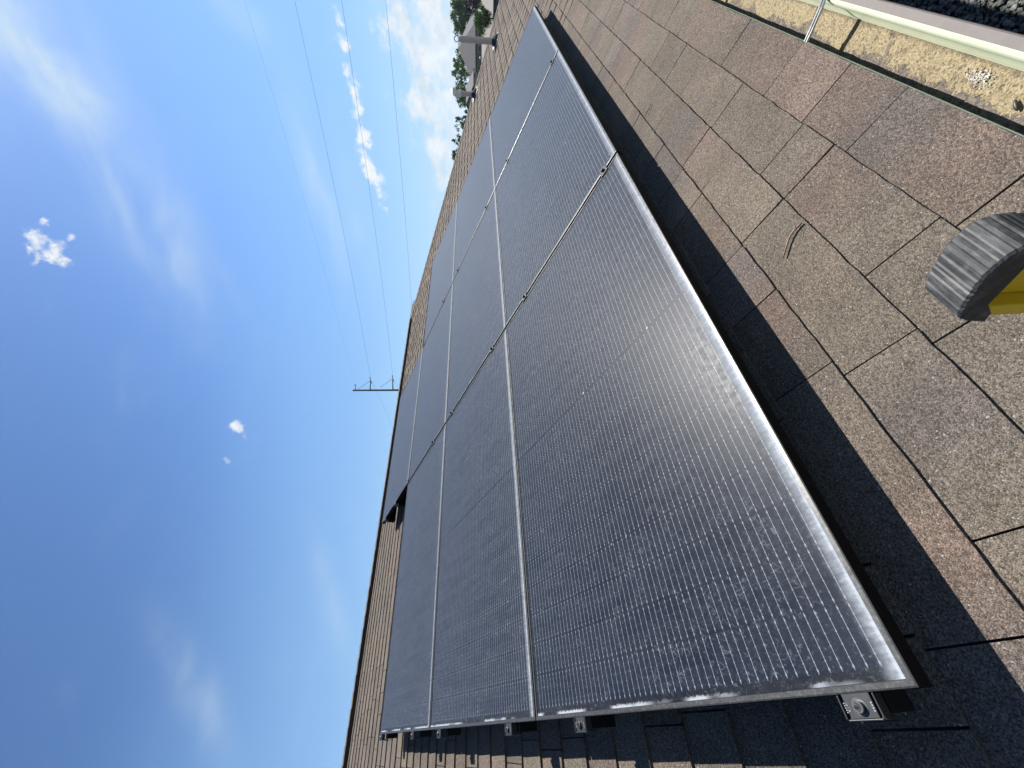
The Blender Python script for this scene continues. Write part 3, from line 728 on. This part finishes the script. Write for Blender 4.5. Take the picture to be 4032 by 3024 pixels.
def lad_rail(x_in, x_out, sgn):
    """x_in: face towards the photographer"""
    YB, YF = -0.4805, -0.5325
    zb = -3.05
    a, b = min(x_in, x_out), max(x_in, x_out)
    mb = MB()
    def col(x0, x1, y0, y1, z0, z1):
        i = len(mb.v)
        for z in (z0, z1):
            sh_ = (z - .27) * LEAN
            for x, y in ((x0, y0), (x1, y0), (x1, y1), (x0, y1)): mb.v.append((x, y + sh_, z))
        for q in ((0, 3, 2, 1), (4, 5, 6, 7), (0, 1, 5, 4), (1, 2, 6, 5), (2, 3, 7, 6), (3, 0, 4, 7)): mb.f.append(tuple(i + k_ for k_ in q))
    zt = .283
    col(a + .001, b - .001, YB - .009, YB - .001, zb, zt)          # rear flange
    col(a + .001, b - .001, YF + .001, YF + .009, zb, zt)          # front flange
    xw = (a + b) / 2
    col(xw - .002, xw + .002, YF + .009, YB - .009, zb, zt - .005)         # web
    rl = mb.build('side_rail', M_YEL, lad, bevel=.0012); rl.matrix_parent_inverse = LI
    # rubber end cap: domed, ribbed band across the rail's end
    key = [(-.5335, .268), (-.5340, .280), (-.5325, .290), (-.5290, .2968), (-.5245, .2992), (-.518, .3000), (-.5116, .2998), (-.5055, .2982), (-.4993, .2955), (-.494, .2935), (-.488, .2905), (-.4835, .2875), (-.4805, .282), (-.479, .274), (-.479, .2657)]
    prof = []; acc_ = 0.0
    for (p_, q_) in zip(key[:-1], key[1:]):
        p_, q_ = Vector(p_), Vector(q_); d_ = q_ - p_; m_n = max(1, round(d_.length / .0011)); nrm = Vector((-d_.y, d_.x)).normalized()
        for i_ in range(m_n):
            pt = p_ + d_ * (i_ / m_n); sarc = acc_ + d_.length * i_ / m_n
            rib = .0003 if ((sarc + .0012 * math.sin(sarc * 310)) % .0052) < .0036 else -.00035
            prof.append(tuple(pt + nrm * rib))
        acc_ += d_.length
    prof.append(key[-1])
    cm = MB(); a2, b2 = a - .0012, b + .0012; k_ = len(prof)
    for x in (a2, a2 + .0015, b2 - .0015, b2):
        ins = .0012 if x in (a2, b2) else 0
        for (y, z) in prof:
            c = Vector(((YF + YB) / 2, .280)); d_ = Vector((y, z)) - c
            d_ = d_ * (1 - ins / max(d_.length, .01)); cm.v.append((x, c[0] + d_[0], c[1] + d_[1]))
    for r in range(3):
        for j in range(k_ - 1): cm.f.append((r * k_ + j, r * k_ + j + 1, (r + 1) * k_ + j + 1, (r + 1) * k_ + j))
    # side cheeks reaching down over the web, cut on a slant like the moulded part
    for r, x in ((0, a2), (3, b2)):
        i = len(cm.v)
        low_ = [(-.4862, .2685), (-.4925, .2773), (-.5184, .2823), (-.5265, .2790), (-.5285, .270)]
        cm.v += [(x, y, z) for y, z in low_]
        poly = [r * k_ + j for j in range(k_)] + [i + q for q in range(0, 5)]
        cm.f.append(tuple(poly if r else poly[::-1]))
    co = cm.build('rubber_cap', M_CAP, rl)
    return rl
lad_rail(.170, .198, 1)
lad_rail(-.235, -.263, -1)
rg = MB()
for k in range(10):
    z = -2.75 + k * .305; y = -.518 + (z - .27) * LEAN
    mb = MB(); mb.tube([(-.249, y, z), (.184, y, z)], .015, 12)
    o = mb.build('rung', M_ALU, lad, smooth=False); o.matrix_parent_inverse = LI

# ------------------------------------------------------------------ ground, stones
def ground_mat():
    m_, t = mat('ground_soil')
    oc = t.new('ShaderNodeTexCoord').outputs['Object']
    a = t.noise(oc, 0.05, 5); b = t.noise(oc, 1.5, 4)
    c = t.mix(t.step(a, 0.4, 0.6), (0.060, 0.075, 0.030), (0.12, 0.10, 0.07))
    c = t.mix(t.m('MULTIPLY', t.step(b, 0.4, 0.65), 0.5), c, (0.04, 0.05, 0.025))
    t.out(t.bsdf(c, 0.95)); return m_
g = MB(); g.quad((-5500, -5500, -3.05), (5500, -5500, -3.05), (5500, 5500, -3.05), (-5500, 5500, -3.05))
tag(g.build('ground', ground_mat()), kind='structure')
g = MB(); g.quad((56, -200, -3.046), (96, -200, -3.046), (96, 200, -3.046), (56, 200, -3.046))
tag(g.build('road', simple('asphalt', (0.042, 0.043, 0.045), 0.9, 0, 0.15, 1)), kind='structure')
g = MB(); g.quad((0.2, -3, -3.042), (9, -3, -3.042), (9, .03, -3.042), (0.2, .03, -3.042))
tag(g.build('gravel_bed', simple('gravel_base', (0.06, 0.058, 0.052), 0.95, 0, 0.2, 40)), kind='structure')
def stone_mat():
    m_, t = mat('river_stone')
    at = t.new('ShaderNodeVertexColor', layer_name='tone').outputs[0]
    oc = t.new('ShaderNodeTexCoord').outputs['Object']
    c = t.mix(t.step(t.noise(oc, 60, 4), .35, .65, 0, .4), at, (0.03, 0.034, 0.031))
    t.out(t.bsdf(c, 0.75)); return m_
gs = MB(); r6 = random.Random(21)
ico_v = []; ph = (1 + 5 ** .5) / 2
for a, b in ((1, ph), (-1, ph), (1, -ph), (-1, -ph)): ico_v += [(0, a, b), (a, b, 0), (b, 0, a)]
import itertools
iv = [Vector(v).normalized() for v in ico_v]; ico_f = []
for tri in itertools.combinations(range(12), 3):
    d = [(iv[tri[i]] - iv[tri[(i + 1) % 3]]).length for i in range(3)]
    if max(d) < 1.1:
        n = (iv[tri[1]] - iv[tri[0]]).cross(iv[tri[2]] - iv[tri[0]])
        ico_f.append(tri if n.dot(iv[tri[0]]) > 0 else tri[::-1])
def stone(x, y, z, s):
    i = len(gs.v); rot = Matrix.Rotation(r6.uniform(0, 6.28), 3, 'Z') @ Matrix.Rotation(r6.uniform(0, 6.28), 3, 'X')
    sx, sy, sz = s * r6.uniform(.8, 1.3), s * r6.uniform(.7, 1.1), s * r6.uniform(.45, .75)
    c_ = r6.choice([(0.040, 0.045, 0.040), (0.024, 0.028, 0.027), (0.060, 0.062, 0.054), (0.032, 0.036, 0.033), (0.10, 0.10, 0.092)])
    for v in iv:
        p = rot @ v; q = Vector((p.x * sx, p.y * sy, p.z * sz)) * r6.uniform(.86, 1.14)
        gs.v.append((x + q.x, y + q.y, z + q.z)); gs.c.append(c_)
    for f in ico_f: gs.f.append(tuple(i + k for k in f))
for k in range(11000):
    stone(r6.uniform(1.8, 7.2), r6.uniform(-0.72, 0.02), -3.03 + r6.uniform(0, .032), r6.uniform(.010, .023))
tag(gs.build('gravel', stone_mat()), 'bed of loose rounded stones on the ground beyond the gutter', 'gravel', kind='stuff')

# hills
def hill_mat():
    m_, t = mat('far_hill')
    oc = t.new('ShaderNodeTexCoord').outputs['Object']
    c = t.mix(t.step(t.noise(oc, 0.004, 5), .35, .65), (0.045, 0.060, 0.045), (0.07, 0.075, 0.05))
    t.out(t.bsdf(c, 1.0, spec=0)); return m_
hl = MB(); r7 = random.Random(2); n = 90
for i in range(n + 1):
    a = R_(-30 + 130 * i / n); r0 = 4000
    hh = 80 + 22 * math.sin(i * .23 + 1) + 12 * math.sin(i * .61) + r7.uniform(-4, 4)
    if a > R_(13): hh = 30 + 8 * math.sin(i * .5)
    if R_(7) < a < R_(13): hh = 128 + 5 * math.sin(i * 1.1)
    for rr, z in ((r0 - 900, -3), (r0 - 450, hh * .45), (r0, hh), (r0 + 500, hh * .6), (r0 + 900, -3)):
        hl.v.append((rr * math.cos(a), rr * math.sin(a), z + r7.uniform(-4, 4) * (z > 0)))
for i in range(n):
    for j in range(4): hl.f.append((i * 5 + j, i * 5 + 5 + j, i * 5 + 6 + j, i * 5 + 1 + j))
tag(hl.build('hills', hill_mat(), smooth=True), kind='structure')

# ------------------------------------------------------------------ neighbourhood
M_RF1 = simple('grey_shingles', (0.078, 0.076, 0.079), 0.95, 0, 0.10, 3)
M_RF2 = simple('brown_shingles', (0.15, 0.125, 0.11), 0.95, 0, 0.12, 3)
M_W1 = simple('sage_siding', (0.24, 0.27, 0.25), 0.9, 0, 0.06, 2)
M_W2 = simple('taupe_siding', (0.42, 0.36, 0.32), 0.9, 0, 0.06, 2)
M_WHT = simple('white_trim', (0.42, 0.43, 0.42), 0.6)
M_PANE = simple('window_pane', (0.03, 0.045, 0.05), 0.1)
M_DARKTRIM = simple('dark_fascia', (0.02, 0.021, 0.024), 0.7)
def nhouse(x0, y0, lx, ly, ez, rise, mr, mw_, label, hip=True, wins=(), over=0.6, name='neighbour_house', group=None, ridge_x=True):
    root = empty(name, (x0 + lx / 2, y0 + ly / 2, -3.05), label=label, cat='house', group='houses beyond the low building')
    inv = Matrix.Translation(-Vector(root.location))
    def ch(mb, nm, m_, p=root):
        o = mb.build(nm, m_, p); o.matrix_parent_inverse = inv if p == root else Matrix.Identity(4); return o
    mb = MB(); mb.box(x0 + over, x0 + lx - over, y0 + over, y0 + ly - over, -3.05, ez - .25)
    if not hip:
        for xx in (x0 + over, x0 + lx - over):
            mb.quad((xx, y0 + over, ez - .25), (xx, y0 + ly - over, ez - .25), (xx, y0 + ly / 2, ez + rise - .35))
    ch(mb, 'wall', mw_)
    rf = MB(); zt = ez + rise
    if hip:
        if lx >= ly:
            a, b = (x0 + ly / 2, y0 + ly / 2, zt), (x0 + lx - ly / 2, y0 + ly / 2, zt)
        else:
            a, b = (x0 + lx / 2, y0 + lx / 2, zt), (x0 + lx / 2, y0 + ly - lx / 2, zt)
        c = [(x0, y0, ez), (x0 + lx, y0, ez), (x0 + lx, y0 + ly, ez), (x0, y0 + ly, ez)]
        if lx >= ly:
            rf.quad(c[0], c[1], b, a); rf.quad(c[1], c[2], b); rf.quad(c[2], c[3], a, b); rf.quad(c[3], c[0], a)
        else:
            rf.quad(c[0], c[1], a); rf.quad(c[1], c[2], b, a); rf.quad(c[2], c[3], b); rf.quad(c[3], c[0], a, b)
        rf.quad(*c[::-1])
    else:
        a, b = (x0, y0 + ly / 2, zt), (x0 + lx, y0 + ly / 2, zt)
        th = .25
        for (ya, yb) in ((y0, y0 + ly / 2), (y0 + ly, y0 + ly / 2)):
            rf.quad((x0, ya, ez), (x0 + lx, ya, ez), (x0 + lx, yb, zt), (x0, yb, zt))
            rf.quad((x0, ya, ez - th), (x0 + lx, ya, ez - th), (x0 + lx, yb, zt - th), (x0, yb, zt - th))
    ro = ch(rf, 'roof', mr)
    fa = MB()
    if hip:
        for (p_, q_) in (((x0, y0), (x0 + lx, y0)), ((x0, y0 + ly), (x0 + lx, y0 + ly))): fa.box(p_[0], q_[0], p_[1] - .03, p_[1] + .03, ez - .24, ez - .006)
        for xx in (x0, x0 + lx): fa.box(xx - .03, xx + .03, y0 + .04, y0 + ly - .04, ez - .24, ez - .006)
    else:
        for xx in (x0 - .05, x0 + lx + .05):
            fa.quad((xx, y0 - .1, ez - .35), (xx, y0 - .1, ez + .02), (xx, y0 + ly / 2, zt + .05), (xx, y0 + ly / 2, zt - .35))
            fa.quad((xx, y0 + ly + .1, ez - .35), (xx, y0 + ly + .1, ez + .02), (xx, y0 + ly / 2, zt + .05), (xx, y0 + ly / 2, zt - .35))
    ch(fa, 'fascia', M_DARKTRIM, ro)
    for (wy0, wy1, wz0, wz1) in wins:
        xx = x0 + over
        fm = MB(); t_ = .13
        fm.box(xx - .06, xx - .003, wy0, wy1, wz1 - t_, wz1); fm.box(xx - .06, xx - .003, wy0, wy1, wz0, wz0 + t_)
        fm.box(xx - .06, xx - .003, wy0, wy0 + t_, wz0 + t_, wz1 - t_); fm.box(xx - .06, xx - .003, wy1 - t_, wy1, wz0 + t_, wz1 - t_)
        fm.box(xx - .055, xx - .003, (wy0 + wy1) / 2 - .05, (wy0 + wy1) / 2 + .05, wz0 + t_, wz1 - t_)
        fo = ch(fm, 'window', M_WHT)
        pn_ = MB(); pn_.box(xx - .035, xx - .004, wy0 + t_, wy1 - t_, wz0 + t_, wz1 - t_); ch(pn_, 'pane', M_PANE, fo)
    return root
nhouse(126, 17.9, 18.6, 12.9, 0.25, 4.35, M_RF1, M_W1, 'grey hip roofed house with white framed windows behind the tall vent pipe', True,
       [(19.7, 21.6, -1.9, -.35), (22.3, 25.1, -1.9, -.35), (26.4, 27.9, -1.9, -.35)])
nhouse(150, 6.0, 20, 11.5, 0.6, 3.0, M_RF2, M_W2, 'brown roofed house half hidden by the purple tree and the taller green trees', True)
nhouse(112, 27.0, 14, 7.6, 0.75, 1.75, M_RF1, M_W2, 'gabled house with dark roof edges left of the short vent pipe', False)
# long low building with a pale sheet roof
lb_ = empty('low_building', (75, 10, -3.05), label='long low building with a plain pale beige roof sloping towards the camera', cat='building')
LBI = Matrix.Translation(-Vector(lb_.location))
M_BEIGE = simple('beige_membrane', (0.098, 0.088, 0.074), 0.85, 0, 0.05, 0.8)
mb = MB(); mb.box(70.5, 80, -20, 27.6, -3.05, -2.02); o = mb.build('wall', simple('grey_wall', (0.14, 0.15, 0.165), 0.9), lb_); o.matrix_parent_inverse = LBI
mb = MB()
for k in range(-7, 9):
    ya, yb = k * 3.3 - .02, k * 3.3 + 3.22                 # sheets with narrow seams between them
    i = len(mb.v)
    mb.v += [(69.9, ya, -1.86), (80.3, ya, -.60), (80.3, yb, -.60), (69.9, yb, -1.86), (69.9, ya, -2.0), (80.3, ya, -.74), (80.3, yb, -.74), (69.9, yb, -2.0)]
    for q in ((3, 2, 1, 0), (4, 5, 6, 7), (0, 1, 5, 4), (1, 2, 6, 5), (2, 3, 7, 6), (3, 0, 4, 7)): mb.f.append(tuple(i + j for j in q))
    mb.box(69.95, 80.25, yb, yb + .06, -2.02, -2.0) if False else None
rf_ = mb.build('roof', M_BEIGE, lb_); rf_.matrix_parent_inverse = LBI
mb = MB(); mb.box(69.78, 69.88, -23.2, 29.7, -2.12, -1.9); o = mb.build('fascia', simple('slate_fascia', (0.05, 0.055, 0.065), 0.8), rf_)
for yy in (13.4, 15.4):
    mb = MB(); mb.tube([(80.0, yy, -.7), (80.0, yy, -.42)], .07, 10); mb.tube([(80.0, yy, -.42), (80.0, yy, -.34), (80.0, yy, -.28)], [.17, .17, .05], 10)
    mb.build('roof_vent', M_WHT, rf_)

# ------------------------------------------------------------------ trees
def leaf_mat(name, c1, c2):
    m_, t = mat(name)
    at = t.new('ShaderNodeVertexColor', layer_name='tone').outputs[0]
    sp = t.new('ShaderNodeSeparateColor'); t.l.new(at, sp.inputs[0])
    c = t.mix(sp.outputs[0], c1, c2)
    c = t.mix(1.0, c, (0.80, 0.80, 0.95), 'MULTIPLY'); d = t.new('ShaderNodeBsdfDiffuse'); t.l.new(c, d.inputs[0])
    tr = t.new('ShaderNodeBsdfTranslucent'); t.l.new(t.mix(1.0, c, (1.0, 1.15, 0.5), 'MULTIPLY'), tr.inputs[0])
    ms = t.new('ShaderNodeMixShader'); ms.inputs[0].default_value = .28
    t.l.new(d.outputs[0], ms.inputs[1]); t.l.new(tr.outputs[0], ms.inputs[2]); t.out(ms.outputs[0]); return m_
LG = leaf_mat('green_leaves', (0.022, 0.050, 0.016), (0.065, 0.110, 0.035))
LY = leaf_mat('yellow_green_leaves', (0.055, 0.085, 0.018), (0.15, 0.16, 0.045))
LP = leaf_mat('purple_leaves', (0.020, 0.016, 0.024), (0.055, 0.040, 0.052))
LB = leaf_mat('bright_green_leaves', (0.030, 0.070, 0.018), (0.085, 0.14, 0.045))
M_TRUNK = simple('tree_bark', (0.075, 0.062, 0.050), 0.95, 0, 0.2, 4)
def tree(name, x, y, z, rx_, rz_, m_, label, seed, nclump=26, nleaf=46, leaf=.34, cat='tree', gappy=0.0, limbs=7, group='trees beyond the neighbouring houses'):
    r = random.Random(seed)
    root = empty(name, (x, y, -3.05), label=label, cat=cat, group=group)
    inv = Matrix.Translation(-Vector(root.location))
    tm = MB(); base = Vector((x, y, -3.05)); top = Vector((x + r.uniform(-.3, .3), y + r.uniform(-.3, .3), z))
    tr_ = max(.09, rz_ * .055)
    tm.tube([base, base.lerp(top, .5) + Vector((r.uniform(-.15, .15), r.uniform(-.15, .15), 0)), top, top + Vector((0, 0, rz_ * .6))], [tr_ * 1.2, tr_, tr_ * .6, tr_ * .2], 7)
    cl = []
    for k in range(nclump):
        while True:
            p = Vector((r.uniform(-1, 1), r.uniform(-1, 1), r.uniform(-1, 1)))
            if .25 < p.length < 1: break
        p = p * (1 - .25 * r.random()) if gappy == 0 else p
        c = Vector((x + p.x * rx_, y + p.y * rx_, z + p.z * rz_)); cl.append((c, r.uniform(.26, .42) * min(rx_, rz_) * (1 - gappy * .45)))
    for k in range(limbs):
        c, _ = r.choice(cl); s = base.lerp(top, r.uniform(.45, .95))
        tm.tube([s, s.lerp(c, .5) + Vector((0, 0, .2)), c], [tr_ * .45, tr_ * .3, tr_ * .12], 5)
    o = tm.build('trunk', M_TRUNK, root); o.matrix_parent_inverse = inv
    lm = MB()
    for c, s in cl:
        tone = r.random()
        for k in range(nleaf):
            d = Vector((r.gauss(0, 1), r.gauss(0, 1), r.gauss(0, 1))).normalized() * (s * r.random() ** .45)
            p = c + d; n = (d.normalized() + Vector((r.uniform(-1, 1), r.uniform(-1, 1), r.uniform(-1, 1)))).normalized()
            a = n.orthogonal().normalized(); b = n.cross(a); l = leaf * r.uniform(.6, 1.3); th = r.uniform(0, 3.14)
            a, b = a * math.cos(th) + b * math.sin(th), b * math.cos(th) - a * math.sin(th)
            lm.quad(p - a * l, p - b * l * .45, p + a * l, p + b * l * .45)
            tt = min(1, max(0, tone * .6 + .4 * r.random())); lm.c += [(tt, tt, tt)] * 4
    o = lm.build('crown', m_, root); o.matrix_parent_inverse = inv
    return root
tree('leafy_tree', 188, 25.5, 5.4, 6.0, 3.6, LG, 'large dense green tree above the brown roofed house at the frame edge', 1, 52, 70, .38)
tree('leafy_tree', 186, 33.3, 3.6, 2.6, 2.0, LG, 'small green tree seen just beyond the light roof slope and the open vent elbow', 2, 16, 46, .3)
tree('leafy_tree', 167, 36.3, 5.2, 5.2, 2.9, LB, 'broad green tree rising behind the dark roof slope of the grey house', 3, 44, 46, .34, gappy=.4)
tree('leafy_tree', 152, 39.6, 4.4, 3.7, 2.6, LB, 'rounded green tree directly behind the short vent pipe', 4, 30, 56, .30)
tree('leafy_tree', 139, 42.6, 2.9, 2.6, 1.5, LG, 'low dark tree beside the gabled house with dark roof edges', 5, 18, 50, .27)
tree('leafy_tree', 132.5, 41.4, 4.5, 1.9, 2.1, LY, 'sparse tree with yellowing leaves and bare twigs left of the gabled house', 6, 18, 34, .25, gappy=.55, limbs=16)
tree('leafy_tree', 129.1, 45.0, 4.2, 1.9, 2.6, LG, 'thin dark tree with open branches rising above the hip shingles', 7, 20, 44, .26, gappy=.5, limbs=14)
tree('leafy_tree', 130.4, 49.6, 5.0, 2.3, 2.5, LG, 'ragged green tree over the hip, second from the end of the tree line', 8, 30, 50, .28, gappy=.25, limbs=10)
tree('leafy_tree', 127.9, 52.6, 5.4, 1.7, 1.9, LB, 'small green tree where the tree line ends behind the roof hip', 9, 24, 50, .27, gappy=.2)
tree('young_tree', 66.5, 8.9, -.55, 1.5, 1.12, LB, 'bright green young tree standing in front of the low beige roof', 10, 40, 70, .11, cat='tree', group='trees by the low building')
tree('plum_tree', 115.0, 13.2, 0.75, 2.6, 1.7, LP, 'purple leaved tree behind the low beige roof at the frame edge', 11, 30, 60, .2, cat='tree', group='trees by the low building')

# ------------------------------------------------------------------ power pole and lines
M_POLE = simple('weathered_pole', (0.055, 0.058, 0.060), 0.7, 0.2, 0.1, 1)
M_WIRE = simple('wire', (0.05, 0.055, 0.06), 0.6, 0.3)
pole = empty('power_pole', (71.4, 86.7, -3.05), label='tall dark transmission pole with braced arms rising behind the ridge', cat='power pole')
PI_ = Matrix.Translation(-Vector(pole.location))
def pch(mb, nm, p=pole, **kw):
    o = mb.build(nm, M_POLE, p, **kw); o.matrix_parent_inverse = PI_ if p == pole else Matrix.Identity(4); return o
mb = MB(); mb.tube([(71.35, 86.7, -3.05), (71.35, 86.7, 33.24)], [.36, .21], 12); mb.tube([(71.35, 86.7, 33.0), (71.35, 86.7, 33.3)], .26, 12); pch(mb, 'mast', smooth=False)
for (zt, zb_, tip) in ((28.85, 28.95, Vector((73.55, 85.12, 28.80))), (22.85, 22.95, Vector((73.62, 84.45, 22.86))), (16.85, 16.95, Vector((73.68, 84.1, 16.85)))):
    mb = MB(); mb.tube([(71.35, 86.7, zt), tip], [.17, .10], 8); ar = pch(mb, 'arm')
    mb = MB(); mb.tube([tip, tip + Vector((-2.0, 1.45, 3.25))], .045, 6); pch(mb, 'brace')
    for s_ in (-1, 1):
        mb = MB(); q = tip + Vector((0, 1.35 * s_, -.1))
        pts = [tip.lerp(q, f) for f in (0, .2, .3, .45, .6, .75, .9, 1)]
        mb.tube(pts, [.03, .03, .13, .06, .13, .06, .13, .03], 8); pch(mb, 'insulator')
mb = MB(); mb.tube([(71.35, 86.7, 32.6), (72.6, 85.9, 32.75)], .08, 8); mb.tube([(72.6, 85.9, 32.5), (72.6, 85.9, 33.1)], .06, 6); pch(mb, 'arm')
LINES = [('thin upper ground wire, faintest line strung from the pole top', (72.6, 85.9, 32.9), (72.92, 9.73, 29.77), (83.4, 143, 34.7), .008),
         ('conductor on the uppermost braced arm of the pole, second line down', (73.55, 85.12, 28.7), (72.53, 9.31, 23.37), (84.84, 128.3, 30.6), .017),
         ('conductor on the lower visible arm, third line down, crossing the cumulus streak', (73.62, 84.45, 22.75), (72.16, 8.91, 17.4), (84.3, 127.8, 22.3), .017),
         ('lowest conductor, meeting the ridge beside the end of its vent', (73.68, 84.1, 16.75), (71.82, 8.54, 11.78), (84.3, 127.3, 15.5), .017)]
for lb, a, b, c, rad in LINES:
    a, b, c = Vector(a), Vector(b), Vector(c); e = b + (b - a) * .9 + Vector((0, 0, 7.5))
    mb = MB(); pts = []
    for k in range(12): pts.append(c.lerp(a, k / 12) - Vector((0, 0, .5 * math.sin(math.pi * k / 12))))
    for k in range(20):
        t_ = k / 20; pts.append(a.lerp(b, t_) - Vector((0, 0, .45 * math.sin(math.pi * t_))))
    for k in range(9): pts.append(b.lerp(e, k / 8) - Vector((0, 0, 1.2 * math.sin(math.pi * k / 8))))
    mb.tube(pts, rad, 5)
    tag(mb.build('power_line', M_WIRE), lb, 'power line', 'wires strung from the power pole')

# ------------------------------------------------------------------ air
hz = MB(); hz.box(-5600, 5600, -5600, 5600, -4.1, 150)
hm = bpy.data.materials.new('haze'); hm.use_nodes = True; ht = NT(hm.node_tree)
pv = ht.new('ShaderNodeVolumePrincipled'); pv.inputs['Color'].default_value = (0.80, 0.90, 1.0, 1); pv.inputs['Density'].default_value = 0.00012
ho = ht.new('ShaderNodeOutputMaterial'); ht.l.new(pv.outputs[0], ho.inputs['Volume'])
tag(hz.build('haze', hm), kind='stuff')
